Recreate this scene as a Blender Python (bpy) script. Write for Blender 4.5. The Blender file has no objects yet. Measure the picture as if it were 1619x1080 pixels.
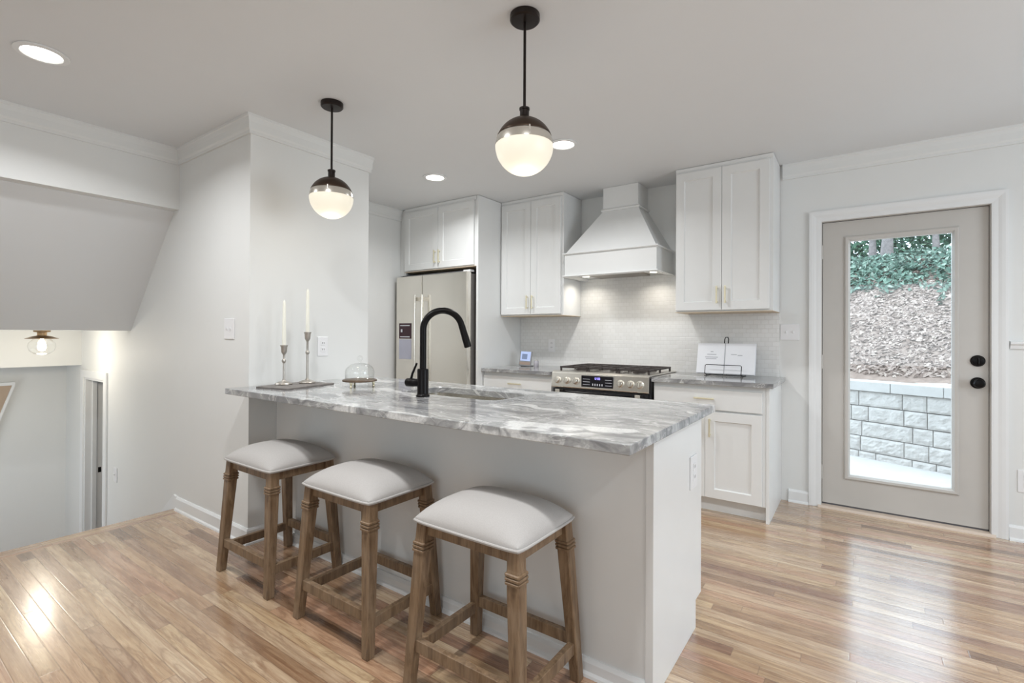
import bpy, bmesh, math, random
from mathutils import Vector, Matrix, noise
C = bpy.context.scene.collection
S = bpy.context.scene
random.seed(7)
PI = math.pi

# ------------------------------------------------------------------ camera, world, exposure
CAM_H = 1.2381
def make_camera():
    t, a, r = math.radians(35.2816), math.radians(0.2515), math.radians(-0.2816)
    R0 = Vector((math.cos(t), math.sin(t), 0)); F0 = Vector((-math.sin(t), math.cos(t), 0)); Z = Vector((0, 0, 1))
    F = F0 * math.cos(a) + Z * math.sin(a); U = Z * math.cos(a) - F0 * math.sin(a)
    R = R0 * math.cos(r) - U * math.sin(r); U2 = R0 * math.sin(r) + U * math.cos(r)
    cd = bpy.data.cameras.new('camera'); co = bpy.data.objects.new('camera', cd); C.objects.link(co)
    m = Matrix((R, U2, -F)).transposed().to_4x4(); m.translation = (0, 0, CAM_H)
    co.matrix_world = m
    cd.sensor_fit = 'HORIZONTAL'; cd.sensor_width = 36; cd.lens = 777.4616 / 1619 * 36
    cd.shift_y = -14.58 / 1619; cd.clip_start = 0.02
    S.camera = co
make_camera()
w = bpy.data.worlds.new('sky'); S.world = w; w.use_nodes = True
bg = w.node_tree.nodes['Background']; bg.inputs['Color'].default_value = (0.76, 0.88, 1.0, 1); bg.inputs['Strength'].default_value = 4.6
S.view_settings.view_transform = 'Standard'; S.view_settings.look = 'None'; S.view_settings.gamma = 1
S.view_settings.use_curve_mapping = False; S.view_settings.exposure = 0.08

def lamp(name, kind, loc, energy, color, rot=(0, 0, 0), **kw):
    l = bpy.data.lights.new(name, kind); l.energy = energy; l.color = color
    for k, v in kw.items(): setattr(l, k, v)
    o = bpy.data.objects.new(name, l); o.location = loc; o.rotation_euler = rot; C.objects.link(o)
    return o
# unseen fill light added behind the camera, and daylight from the window on the side wall
lamp('back_fill_light', 'AREA', (0.2, -2.9, 1.45), 30, (0.84, 0.93, 1.0), (math.radians(90), 0, 0), shape='RECTANGLE', size=3.4, size_y=1.5)
lamp('lower_entry_daylight', 'AREA', (-5.7, .27, -.1), 6.5, (0.80, 0.90, 1.0), (math.radians(90), 0, 0), shape='RECTANGLE', size=.9, size_y=1.6)
lamp('side_window_daylight', 'AREA', (2.75, 2.1, 1.45), 42, (0.79, 0.90, 1.0), (0, math.radians(90), 0), shape='RECTANGLE', size=1.4, size_y=1.8)

# ------------------------------------------------------------------ measures
D = 4.218           # range wall
CEIL = 2.526
ZC = 0.926          # counter top
XS, YS0, YS1 = -2.93, 1.467, 2.321   # wall corner beside the stairs
XB = -3.911         # top of the stairs
XL = -3.93          # kitchen wall behind the fridge

# ------------------------------------------------------------------ node helpers
class N:
    def __init__(s, name):
        s.m = bpy.data.materials.new(name); s.m.use_nodes = True; s.t = s.m.node_tree
        s.b = s.t.nodes['Principled BSDF']; s.out = s.t.nodes['Material Output']
    def n(s, typ, **kw):
        x = s.t.nodes.new(typ)
        for k, v in kw.items():
            if k.startswith('i_'): x.inputs[k[2:].replace('_', ' ')].default_value = v
            else: setattr(x, k, v)
        return x
    def l(s, a, b): s.t.links.new(a, b)
    def math(s, op, a, b=None):
        x = s.t.nodes.new('ShaderNodeMath'); x.operation = op
        for i, v in enumerate((a, b)):
            if v is None: continue
            if isinstance(v, (int, float)): x.inputs[i].default_value = v
            else: s.l(v, x.inputs[i])
        return x.outputs[0]
    def coords(s, scale=(1, 1, 1), rot=(0, 0, 0)):
        tc = s.n('ShaderNodeTexCoord'); mp = s.n('ShaderNodeMapping'); s.l(tc.outputs['Object'], mp.inputs[0])
        mp.inputs['Scale'].default_value = scale; mp.inputs['Rotation'].default_value = rot
        return mp.outputs[0]
    def noise(s, vec, scale=5, detail=4, rough=.55, dist=0):
        x = s.n('ShaderNodeTexNoise'); s.l(vec, x.inputs['Vector'])
        x.inputs['Scale'].default_value = scale; x.inputs['Detail'].default_value = detail
        x.inputs['Roughness'].default_value = rough; x.inputs['Distortion'].default_value = dist
        return x.outputs[0]
    def ramp(s, fac, stops):
        x = s.n('ShaderNodeValToRGB'); s.l(fac, x.inputs[0]); e = x.color_ramp.elements
        while len(e) < len(stops): e.new(0.5)
        for k, (p, c) in zip(e, stops): k.position = p; k.color = (*c, 1) if len(c) == 3 else c
        return x.outputs[0]
    def mix(s, fac, a, b, mode='MIX'):
        x = s.n('ShaderNodeMix', data_type='RGBA', blend_type=mode)
        for i, v in ((0, fac), (6, a), (7, b)):
            if isinstance(v, (int, float)): x.inputs[i].default_value = v
            elif isinstance(v, tuple): x.inputs[i].default_value = (*v, 1)
            else: s.l(v, x.inputs[i])
        return x.outputs[2]
    def bump(s, h, strength=.2, dist=.01):
        x = s.n('ShaderNodeBump'); s.l(h, x.inputs['Height']); x.inputs['Strength'].default_value = strength; x.inputs['Distance'].default_value = dist
        s.l(x.outputs[0], s.b.inputs['Normal'])
    def set(s, **kw):
        for k, v in kw.items():
            i = s.b.inputs[k.replace('_', ' ')]
            if isinstance(v, tuple): i.default_value = (*v, 1)
            elif isinstance(v, (int, float)): i.default_value = v
            else: s.l(v, i)
        return s

def plain(name, col, rough=.5, metal=0, var=.03, scale=6, bump=0, bscale=200):
    n = N(name); v = n.coords()
    f = n.noise(v, scale, 3)
    c = n.ramp(f, [(.3, tuple(x * (1 - var) for x in col)), (.7, tuple(min(1, x * (1 + var)) for x in col))])
    n.set(Base_Color=c, Roughness=rough, Metallic=metal)
    if bump: n.bump(n.noise(v, bscale, 2), bump, .002)
    return n.m
def emis(name, col, strength, base=(.9, .88, .82)):
    n = N(name); n.set(Base_Color=base, Roughness=.4, Emission_Color=col, Emission_Strength=strength); return n.m
def glass(name, tint=(.993, .997, .995), rough=0.0, boost=.0):
    n = N(name); tr = n.n('ShaderNodeBsdfTransparent'); tr.inputs[0].default_value = (*tint, 1)
    gl = n.n('ShaderNodeBsdfGlossy'); gl.inputs['Roughness'].default_value = rough
    lw = n.n('ShaderNodeLayerWeight'); lw.inputs['Blend'].default_value = .5
    mx = n.n('ShaderNodeMixShader')
    n.l(n.math('ADD', n.math('MULTIPLY', n.math('POWER', lw.outputs['Facing'], 4.5), .7), .045 + boost), mx.inputs[0]); n.l(tr.outputs[0], mx.inputs[1]); n.l(gl.outputs[0], mx.inputs[2])
    n.l(mx.outputs[0], n.out.inputs[0]); return n.m

M = {}
M['wall'] = plain('warm_white_wall_paint', (.785, .79, .775), .6, var=.004, bump=.03)
M['ceiling'] = plain('ceiling_paint', (.775, .79, .80), .7, var=.004, bump=.03)
M['trim'] = plain('white_trim_paint', (.83, .84, .84), .35, var=.01)
M['cab'] = plain('white_cabinet_paint', (.80, .805, .795), .32, var=.01)
M['door'] = plain('greige_door_paint', (.57, .548, .515), .38, var=.015)
M['plastic'] = plain('white_plastic', (.84, .84, .85), .3, var=.01)
M['slot'] = plain('dark_slot', (.10, .10, .11), .5)
M['steel'] = plain('stainless_steel', (.82, .79, .73), .24, 1, var=.04, scale=3)
M['steel_side'] = plain('grey_appliance_side', (.23, .215, .205), .4, .4)
M['gold'] = plain('pale_brass', (.86, .80, .60), .36, .8)
M['dark_bronze'] = plain('dark_bronze', (.016, .010, .008), .4, .5)
M['nickel'] = plain('satin_nickel', (.70, .67, .61), .22, .9)
M['black'] = plain('matte_black_metal', (.006, .005, .005), .30, 0); M['black'].node_tree.nodes['Principled BSDF'].inputs['Specular IOR Level'].default_value = .15
M['bronze'] = plain('oil_rubbed_bronze', (.060, .038, .026), .38, .75, var=.15)
M['iron'] = plain('cast_iron', (.035, .026, .024), .55)
M['blackglass'] = plain('black_glass', (.008, .008, .012), .08)
M['pewter'] = plain('antique_silver', (.50, .47, .43), .34, .9, var=.15, scale=30)
M['slate'] = plain('grey_slate', (.16, .145, .135), .6, var=.25, scale=20, bump=.2)
M['candle'] = plain('ivory_wax', (.86, .85, .76), .5)
M['darkwood'] = plain('dark_wood_board', (.10, .065, .04), .45, var=.3, scale=18)
M['paper'] = plain('white_paper', (.82, .83, .86), .7)
M['ink'] = plain('grey_ink', (.46, .47, .50), .8)
M['frame_grey'] = plain('grey_display_frame', (.28, .28, .29), .4)
M['tan'] = plain('tan_painted_board', (.50, .38, .28), .6)
M['recess'] = plain('dispenser_grey', (.55, .56, .68), .35)
M['mosaicgrey'] = plain('stall_grey', (.45, .45, .44), .5)
M['glass'] = glass('clear_glass'); M['pane'] = glass('door_glass', (.95, .98, .99))
M['opal'] = emis('lit_opal_glass', (1.0, .92, .74), .62, (.42, .40, .35))
M['led'] = emis('lit_led_lens', (1.0, .965, .90), 9)
M['bulb'] = emis('lit_bulb', (1.0, .86, .62), 14)
M['screen_blue'] = emis('lit_clock_digits', (.35, .30, 1.0), 2.2, (.05, .05, .2))
M['screen_lcd'] = emis('lit_display', (.55, .66, .95), .55, (.2, .25, .4))
M['key'] = emis('lit_key_legends', (.7, .72, .8), .35, (.3, .3, .3))

def wood_floor(name, along='X'):
    n = N(name); tc = n.n('ShaderNodeTexCoord'); sx = n.n('ShaderNodeSeparateXYZ'); n.l(tc.outputs['Object'], sx.inputs[0])
    x, y = (sx.outputs[0], sx.outputs[1]) if along == 'X' else (sx.outputs[1], sx.outputs[0])
    ry = n.math('DIVIDE', y, .0585); row = n.math('FLOOR', ry)
    wn = n.n('ShaderNodeTexWhiteNoise', noise_dimensions='1D'); n.l(row, wn.inputs['W'])
    cx = n.math('ADD', n.math('DIVIDE', x, 1.05), n.math('MULTIPLY', wn.outputs[0], 17.3)); col = n.math('FLOOR', cx)
    cb = n.n('ShaderNodeCombineXYZ'); n.l(row, cb.inputs[0]); n.l(col, cb.inputs[1])
    w2 = n.n('ShaderNodeTexWhiteNoise', noise_dimensions='2D'); n.l(cb.outputs[0], w2.inputs[0])
    rnd = w2.outputs[0]
    base = n.ramp(rnd, [(0, (.24, .138, .078)), (.2, (.50, .335, .20)), (.42, (.64, .48, .295)), (.58, (.51, .30, .19)), (.76, (.70, .55, .37)), (1, (.35, .20, .125))])
    # grain: long streaks, with a cathedral figure in some boards
    gv = n.n('ShaderNodeCombineXYZ'); n.l(n.math('MULTIPLY', x, 2.2), gv.inputs[0]); n.l(n.math('MULTIPLY', y, 38), gv.inputs[1]); n.l(n.math('MULTIPLY', rnd, 37), gv.inputs[2])
    g1 = n.noise(gv.outputs[0], 1.6, 6, .66, .8)
    gv2 = n.n('ShaderNodeCombineXYZ'); n.l(n.math('MULTIPLY', x, 1.1), gv2.inputs[0]); n.l(n.math('MULTIPLY', y, 9), gv2.inputs[1]); n.l(n.math('MULTIPLY', rnd, 91), gv2.inputs[2])
    g2 = n.noise(gv2.outputs[0], 1.5, 4, .6, 1.6)
    c = n.mix(n.ramp(g1, [(.35, (0, 0, 0)), (.68, (.95, .95, .95))]), base, n.mix(1.0, base, (.58, .46, .40), 'MULTIPLY'))
    c = n.mix(n.ramp(g2, [(.50, (0, 0, 0)), (.57, (.55, .55, .55)), (.64, (0, 0, 0))]), c, n.mix(1.0, base, (.42, .33, .29), 'MULTIPLY'))
    fy = n.math('FRACT', ry); fx = n.math('FRACT', cx)
    ey = n.math('MINIMUM', fy, n.math('SUBTRACT', 1.0, fy)); ex = n.math('MULTIPLY', n.math('MINIMUM', fx, n.math('SUBTRACT', 1.0, fx)), 1.05 / .0585)
    e = n.math('MINIMUM', ey, ex)
    seam = n.ramp(e, [(0.0, (0, 0, 0)), (.05, (1, 1, 1))])
    c = n.mix(n.math('MULTIPLY', n.math('SUBTRACT', 1.0, seam), .55), c, (.12, .06, .035))
    rg = n.ramp(n.noise(gv.outputs[0], 1.2, 3), [(.3, (.22, .22, .22)), (.7, (.34, .34, .34))])
    n.set(Base_Color=c, Roughness=rg, Coat_Weight=1.0, Coat_Roughness=.19, Coat_IOR=1.6); n.bump(n.math('ADD', seam, n.math('MULTIPLY', g1, .35)), .09, .002)
    n.l(n.b.inputs['Normal'].links[0].from_socket, n.b.inputs['Coat Normal'])
    return n.m
M['floor'] = wood_floor('oak_strip_floor'); M['nosing'] = wood_floor('oak_nosing', 'Y')

def stone(name):
    n = N(name); v = n.coords((.55, 2.1, 2.0), (0, 0, math.radians(-17)))
    warp = n.n('ShaderNodeTexNoise'); n.l(n.coords(), warp.inputs['Vector']); warp.inputs['Scale'].default_value = 1.7; warp.inputs['Detail'].default_value = 3
    sc = n.n('ShaderNodeVectorMath', operation='SCALE'); n.l(warp.outputs['Color'], sc.inputs[0]); sc.inputs['Scale'].default_value = .9
    va = n.n('ShaderNodeVectorMath', operation='ADD'); n.l(v, va.inputs[0]); n.l(sc.outputs[0], va.inputs[1])
    a = n.noise(va.outputs[0], 2.3, 5, .52, .9); b = n.noise(va.outputs[0], 4.2, 4, .55, 1.6)
    c = n.ramp(a, [(.30, (.15, .15, .16)), (.42, (.27, .27, .275)), (.50, (.40, .40, .395)), (.555, (.25, .25, .25)), (.60, (.66, .66, .65)), (.65, (.74, .74, .73)), (.72, (.32, .32, .32))])
    c = n.mix(n.ramp(b, [(.47, (0, 0, 0)), (.50, (.6, .6, .6)), (.53, (0, 0, 0))]), c, (.72, .72, .71))
    c = n.mix(n.ramp(b, [(.33, (.7, .7, .7)), (.42, (0, 0, 0))]), c, (.15, .15, .16))
    f = n.noise(n.coords(), 90, 3, .7)
    c = n.mix(n.ramp(f, [(.36, (.30, .30, .30)), (.56, (0, 0, 0))]), c, (.20, .20, .205))
    n.set(Base_Color=c, Roughness=.11); return n.m
M['stone'] = stone('grey_veined_quartzite')

def tile(name):
    n = N(name); tc = n.n('ShaderNodeTexCoord'); sx = n.n('ShaderNodeSeparateXYZ'); n.l(tc.outputs['Object'], sx.inputs[0])
    cb = n.n('ShaderNodeCombineXYZ'); n.l(sx.outputs[0], cb.inputs[0]); n.l(sx.outputs[2], cb.inputs[1])
    br = n.n('ShaderNodeTexBrick', offset=.5); n.l(cb.outputs[0], br.inputs[0])
    br.inputs['Scale'].default_value = 1; br.inputs['Brick Width'].default_value = .052; br.inputs['Row Height'].default_value = .034
    br.inputs['Mortar Size'].default_value = .0022; br.inputs['Mortar Smooth'].default_value = .6
    br.inputs['Color1'].default_value = (.83, .83, .82, 1); br.inputs['Color2'].default_value = (.79, .79, .775, 1); br.inputs['Mortar'].default_value = (.735, .73, .715, 1)
    n.set(Base_Color=br.outputs[0], Roughness=.16)
    n.bump(n.math('SUBTRACT', 1.0, br.outputs[1]), .35, .003); return n.m
M['tile'] = tile('white_mosaic_tile')

def stool_wood(name):
    n = N(name); v = n.coords((9, 9, 1.2))
    g = n.noise(v, 5, 6, .65, .8); k = n.noise(n.coords((3, 3, 2)), 4, 3)
    c = n.ramp(g, [(.30, (.078, .042, .021)), (.46, (.175, .108, .058)), (.62, (.255, .168, .098)), (.8, (.34, .235, .15))])
    c = n.mix(n.ramp(k, [(.42, (0, 0, 0)), (.75, (.35, .35, .35))]), c, (.29, .225, .165))
    n.set(Base_Color=c, Roughness=.5); n.bump(g, .15, .002); return n.m
M['oak'] = stool_wood('weathered_brown_oak')
def linen(name):
    n = N(name); f = n.noise(n.coords((1, 1, 1)), 420, 2, .5); g = n.noise(n.coords(), 9, 3)
    c = n.mix(n.ramp(f, [(.35, (.0, .0, .0)), (.65, (.6, .6, .6))]), (.45, .428, .41), (.53, .508, .488))
    n.set(Base_Color=c, Roughness=.9); n.bump(f, .25, .0015); return n.m
M['linen'] = linen('oatmeal_linen')
def concrete(name, a, b, sc=7, bump=.3):
    n = N(name); f = n.noise(n.coords(), sc, 8, .65); n.set(Base_Color=n.ramp(f, [(.3, a), (.7, b)]), Roughness=.9); n.bump(f, bump, .02); return n.m
M['block'] = concrete('pale_split_face_concrete', (.40, .375, .35), (.52, .49, .46), 11, .9)
M['cap'] = concrete('pale_cap_stone', (.42, .40, .38), (.48, .46, .435), 9, .3)
M['patio'] = concrete('pale_patio_concrete', (.45, .43, .41), (.52, .50, .475), 5, .2)
M['soil'] = concrete('brown_soil', (.17, .12, .095), (.28, .21, .17), 10, .8)
M['bark'] = concrete('grey_bark', (.13, .115, .11), (.25, .22, .21), 14, 1)
def leafmat(name, stops):
    n = N(name); at = n.n('ShaderNodeAttribute', attribute_name='tone'); n.set(Base_Color=n.ramp(at.outputs['Fac'], stops), Roughness=.8); return n.m
M['litter'] = leafmat('dry_fallen_leaves', [(0, (.10, .065, .05)), (.3, (.21, .15, .12)), (.6, (.30, .23, .195)), (.85, (.39, .31, .26)), (1, (.50, .415, .34))])
M['ivy'] = leafmat('ivy_green', [(0, (.018, .042, .03)), (.4, (.07, .125, .092)), (.75, (.16, .235, .18)), (1, (.33, .385, .32))])
M['foliage'] = leafmat('woodland_green', [(0, (.008, .024, .015)), (.5, (.03, .085, .05)), (.85, (.08, .17, .095)), (1, (.22, .31, .21))])

# ------------------------------------------------------------------ mesh helpers (all in world coordinates)
ORG = {}
def BM(): return bmesh.new()
def box(bm, x0, x1, y0, y1, z0, z1):
    v = [bm.verts.new(p) for p in ((x0, y0, z0), (x1, y0, z0), (x1, y1, z0), (x0, y1, z0), (x0, y0, z1), (x1, y0, z1), (x1, y1, z1), (x0, y1, z1))]
    for f in ((3, 2, 1, 0), (4, 5, 6, 7), (0, 1, 5, 4), (1, 2, 6, 5), (2, 3, 7, 6), (3, 0, 4, 7)): bm.faces.new([v[i] for i in f])
    return v
def B(*a):
    bm = BM(); box(bm, *a); return bm
def prism(bm, poly, axis, a, b):
    def P(u, v, k): return {'X': (k, u, v), 'Y': (u, k, v), 'Z': (u, v, k)}[axis]
    A = [bm.verts.new(P(u, v, a)) for u, v in poly]; Bv = [bm.verts.new(P(u, v, b)) for u, v in poly]
    bm.faces.new(A); bm.faces.new(Bv[::-1]); n = len(poly)
    for i in range(n): bm.faces.new((A[i], Bv[i], Bv[(i + 1) % n], A[(i + 1) % n]))
    bmesh.ops.recalc_face_normals(bm, faces=bm.faces[:])
def rings(bm, rs, cap=True):
    R = [[bm.verts.new(p) for p in r] for r in rs]; n = len(R[0])
    for a, b in zip(R, R[1:]):
        for i in range(n): bm.faces.new((a[i], a[(i + 1) % n], b[(i + 1) % n], b[i]))
    if cap: bm.faces.new(R[0][::-1]); bm.faces.new(R[-1])
def lathe(bm, prof, c=(0, 0), seg=32, mat=None, cap=True):
    rs = [[Vector((c[0] + r * math.cos(2 * PI * i / seg), c[1] + r * math.sin(2 * PI * i / seg), z)) for i in range(seg)] for r, z in prof]
    if mat is not None: rs = [[mat @ p for p in r] for r in rs]
    rings(bm, rs, cap); bmesh.ops.recalc_face_normals(bm, faces=bm.faces[:])
def axis_mat(loc, d):
    return Matrix.Translation(loc) @ Vector(d).to_track_quat('Z', 'Y').to_matrix().to_4x4()
def tube(bm, pts, r, seg=12, closed=False):
    pts = [Vector(p) for p in pts]; n = len(pts); rr = r if isinstance(r, (list, tuple)) else [r] * n
    rs = []; prev = None
    for i, p in enumerate(pts):
        a = pts[(i - 1) % n] if (closed or i > 0) else p; b = pts[(i + 1) % n] if (closed or i < n - 1) else p
        t = (b - a).normalized()
        if prev is None:
            u = t.orthogonal().normalized()
        else:
            u = (prev - t * prev.dot(t)).normalized()
        prev = u; v = t.cross(u)
        rs.append([p + (u * math.cos(2 * PI * k / seg) + v * math.sin(2 * PI * k / seg)) * rr[i] for k in range(seg)])
    if closed:
        R = [[bm.verts.new(p) for p in q] for q in rs]
        for i in range(n):
            a, b = R[i], R[(i + 1) % n]
            for k in range(seg): bm.faces.new((a[k], a[(k + 1) % seg], b[(k + 1) % seg], b[k]))
    else: rings(bm, rs)
    bmesh.ops.recalc_face_normals(bm, faces=bm.faces[:])
def sweep(bm, path, prof, side=1):
    """prof = [(offset from the wall, z)], offset goes to the left of the path for side=1"""
    P = [Vector(p) for p in path]; rs = []
    for i, p in enumerate(P):
        ns = []
        for a, b in ((i - 1, i), (i, i + 1)):
            if 0 <= a and b < len(P):
                d = (P[b] - P[a]).normalized(); ns.append(Vector((-d.y, d.x)) * side)
        o = ns[0] if len(ns) == 1 else (ns[0] + ns[1]) / (1 + ns[0].dot(ns[1]))
        rs.append([(p.x + o.x * d, p.y + o.y * d, z) for d, z in prof])
    rings(bm, rs); bmesh.ops.recalc_face_normals(bm, faces=bm.faces[:])
def shaker(bm, x0, x1, z0, z1, y, t=.02, rail=.062, rec=.011, ch=.006):
    def L(i, yy): return [(x0 + i, yy, z0 + i), (x1 - i, yy, z0 + i), (x1 - i, yy, z1 - i), (x0 + i, yy, z1 - i)]
    rings(bm, [L(0, y + t), L(0, y + .0015), L(.0015, y), L(rail, y), L(rail + ch, y + rec)])
    bmesh.ops.recalc_face_normals(bm, faces=bm.faces[:])
def slab(bm, x0, x1, z0, z1, y, t=.02):
    def L(i, yy): return [(x0 + i, yy, z0 + i), (x1 - i, yy, z0 + i), (x1 - i, yy, z1 - i), (x0 + i, yy, z1 - i)]
    rings(bm, [L(0, y + t), L(0, y + .002), L(.002, y)]); bmesh.ops.recalc_face_normals(bm, faces=bm.faces[:])
def obj(name, bm, mat, parent=None, bevel=0, smooth=False, org=None, seg=2):
    o_ = ORG.get(parent.name, Vector((0, 0, 0))) if parent else Vector(org or (0, 0, 0))
    bmesh.ops.translate(bm, vec=-o_, verts=bm.verts[:])
    me = bpy.data.meshes.new(name); bm.to_mesh(me); bm.free()
    ob = bpy.data.objects.new(name, me); C.objects.link(ob); ORG[ob.name] = o_
    for m in (mat if isinstance(mat, list) else [mat]): me.materials.append(m)
    if parent: ob.parent = parent
    else: ob.location = o_
    if bevel:
        b = ob.modifiers.new('bevel', 'BEVEL'); b.width = bevel; b.segments = seg; b.limit_method = 'ANGLE'; b.angle_limit = math.radians(40)
    if smooth:
        for p in me.polygons: p.use_smooth = True
        me.set_sharp_from_angle(angle=math.radians(38))
    return ob
def thing(name, label, cat, loc, group=None):
    o = bpy.data.objects.new(name, None); C.objects.link(o); o.location = loc; ORG[o.name] = Vector(loc); o.empty_display_size = .1
    return tag(o, label, cat, group)
def tag(o, label, cat, group=None):
    o['label'] = label; o['category'] = cat
    if group: o['group'] = group
    return o
def struct(name, bm, mat, **kw):
    o = obj(name, bm, mat, **kw); o['kind'] = 'structure'; return o
def copy_tree(o, parent=None):
    c = o.copy(); C.objects.link(c); ORG[c.name] = ORG[o.name]
    if parent: c.parent = parent; c.matrix_parent_inverse = o.matrix_parent_inverse.copy()
    for ch in KIDS[o.name]: copy_tree(ch, c)
    return c
KIDS = {}
def index_kids():
    KIDS.clear()
    for o in bpy.data.objects: KIDS.setdefault(o.name, [])
    for o in bpy.data.objects:
        if o.parent: KIDS[o.parent.name].append(o)

# ------------------------------------------------------------------ the room
bm = BM()
prism(bm, [(XB + .09, -3.1), (2.85, -3.1), (2.85, D + .16), (XL - .15, D + .16), (XL - .15, YS0 - .0), (XB + .09, YS0 - .0)], 'Z', -.16, 0)
struct('floor', bm, M['floor'])
bm = BM(); prism(bm, [(XB - .012, -.16), (XB - .012, -.026), (XB - .034, -.022), (XB - .036, -.006), (XB - .028, 0.0), (XB + .09, 0.0), (XB + .09, -.16)], 'Y', .25, YS0)
struct('trim_1', bm, M['nosing'])
struct('ceiling', B(XL - .15, 2.85, -3.1, D + .16, CEIL, CEIL + .12), M['ceiling'])
# range wall with the doorway
DX0, DX1, DZ1 = -.2293, .6669, 2.0676
bm = BM()
box(bm, XL - .15, DX0 - .02, D, D + .16, -.16, CEIL); box(bm, DX1 + .02, 2.85, D, D + .16, -.16, CEIL); box(bm, DX0 - .02, DX1 + .02, D, D + .16, DZ1 + .02, CEIL)
struct('wall_back', bm, M['wall'])
struct('wall_kitchen', B(XL - .15, XL, YS1, D, -.0, CEIL), M['wall'])
struct('wall_right', B(2.8, 2.95, -3.1, D, -.1, CEIL), M['wall'])
struct('wall_front', B(XL - .15, 2.8, -3.25, -3.1, -.1, CEIL), M['wall'])
struct('wall_left', B(XB - .12, XB, -3.1, .25, -1.2, CEIL), M['wall'])
# the wall beside the stairs, with the lower hall doorway
HX0, HX1, HZ1, LF = -5.985, -5.42, .815, -1.17
bm = BM(); box(bm, HX1 + .15, XS, YS0, YS1, LF, CEIL); box(bm, HX1, HX1 + .15, YS0, YS0 + .13, LF, 1.4)
box(bm, -6.75, HX0, YS0, YS0 + .13, LF, 1.4); box(bm, HX0, HX1, YS0, YS0 + .13, HZ1, 1.4)
struct('wall_stairwell', bm, M['wall'])
bm = BM(); box(bm, -6.72, -6.58, .0, YS0, LF, 1.4); struct('wall_hall', bm, M['wall'])
bm = BM(); box(bm, -6.75, HX1 + .15, YS1, YS1 + .12, LF, 1.4); box(bm, -6.87, -6.75, YS0, YS1, LF, 1.4); struct('wall_closet', bm, M['wall'])
struct('wall_stair_side', B(-6.74, XB - .121, .10, .25, LF, 2.5), M['wall'])
struct('floor_lower', B(-6.75, -4.0, .1, YS1, LF - .12, LF), M['floor'])
# lower hall ceiling, the duct soffit across it and the sloping ceiling over the stairs
bm = BM(); box(bm, -6.75, -4.815, .1, YS0, 1.253, 1.40); box(bm, -6.75, HX1 + .15, YS0 + .13, YS1, 1.253, 1.40); struct('ceiling_lower', bm, M['ceiling'])
bm = BM(); prism(bm, [(-4.0, 2.10), (-4.815, 1.253), (-4.9, 1.253), (-4.9, 1.40), (-4.0, 2.32)], 'Y', .25, YS0); struct('ceiling_slope', bm, M['ceiling'])
bm = BM(); box(bm, -6.58, -6.09, .1, YS0, .925, 1.253); struct('trim_2', bm, M['wall'])
bm = BM(); box(bm, -4.01, XB, .2505, YS0, 2.104, CEIL); struct('trim_3', bm, M['wall'])
# steps going down
bm = BM()
for k in range(6): box(bm, XB - .27 * (k + 1) - .0, XB - .27 * k - .015, .25, YS0, LF, -.167 * (k + 1))
struct('floor_steps', bm, M['nosing'])
# a tan board with a white cap slanting down the hall wall
bm = BM(); prism(bm, [(.30, .735), (1.066, .735), (.66, -.60), (.30, -.60)], 'X', -6.575, -6.53); t_ = struct('trim_4', bm, M['tan'])
bm = BM(); box(bm, -6.578, -6.515, .28, 1.085, .735, .765); prism(bm, [(1.085, .735), (1.065, .735), (.66, -.60), (.68, -.60)], 'X', -6.578, -6.515); o = obj('cap_rail', bm, M['trim'], t_)
# lower hall door casing, jamb and strike plate
bm = BM()
box(bm, HX0 - .075, HX0, YS0 - .016, YS0, LF, HZ1 + .07); box(bm, HX1, HX1 + .075, YS0 - .016, YS0, LF, HZ1 + .07); box(bm, HX0, HX1, YS0 - .016, YS0, HZ1, HZ1 + .07)
d2 = struct('door_2', bm, M['trim'], bevel=.003)
bm = BM(); box(bm, HX0, HX0 + .02, YS0 - .002, YS0 + .135, LF, HZ1); box(bm, HX1 - .02, HX1, YS0 - .002, YS0 + .135, LF, HZ1); box(bm, HX0 + .02, HX1 - .02, YS0 - .002, YS0 + .135, HZ1 - .02, HZ1)
box(bm, HX0 + .02, HX0 + .032, YS0 + .05, YS0 + .085, LF, HZ1 - .02)
obj('jamb', bm, M['trim'], d2, bevel=.002)
obj('strike_plate', B(HX0 + .0195, HX0 + .0225, YS0 + .098, YS0 + .122, -.105, -.055), M['black'], d2)

# crown mouldings
def crown_prof(h=.112, p=.029):
    return [(0, CEIL), (p, CEIL), (p, CEIL - .014), (p - .005, CEIL - .02), (p - .010, CEIL - .045), (.018, CEIL - h + .03), (.012, CEIL - h + .018), (.012, CEIL - h), (0, CEIL - h)]
bm = BM(); sweep(bm, [(XB, -3.1), (XB, YS0), (XS, YS0), (XS, YS1), (XL, YS1), (XL, 3.535)], crown_prof(), -1); struct('trim_5', bm, M['wall'])
bm = BM(); sweep(bm, [(-.478, D), (2.8, D), (2.8, -3.1)], crown_prof(), -1); struct('trim_7', bm, M['wall'])
# baseboards
def base_prof(h=.092): return [(0, 0), (.024, 0), (.022, .010), (.014, .018), (.013, h - .014), (.006, h), (0, h)]
bm = BM(); sweep(bm, [(XB + .012, YS0), (XS, YS0), (XS, 1.634)], base_prof(), -1); struct('baseboard_left', bm, M['trim'])
bm = BM(); sweep(bm, [(-.435, D), (-.306, D)], base_prof(), -1); sweep(bm, [(.744, D), (2.8, D), (2.8, -3.1)], base_prof(), -1); struct('baseboard_back', bm, M['trim'])
# slanted skirt board going down the stairs
bm = BM(); prism(bm, [(XB + .012, -.02), (XB + .012, .092), (XB - .03, .10), (-5.3, -.92), (-5.3, -1.04)], 'Y', YS0 - .012, YS0); struct('trim_8', bm, M['trim'])
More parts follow.
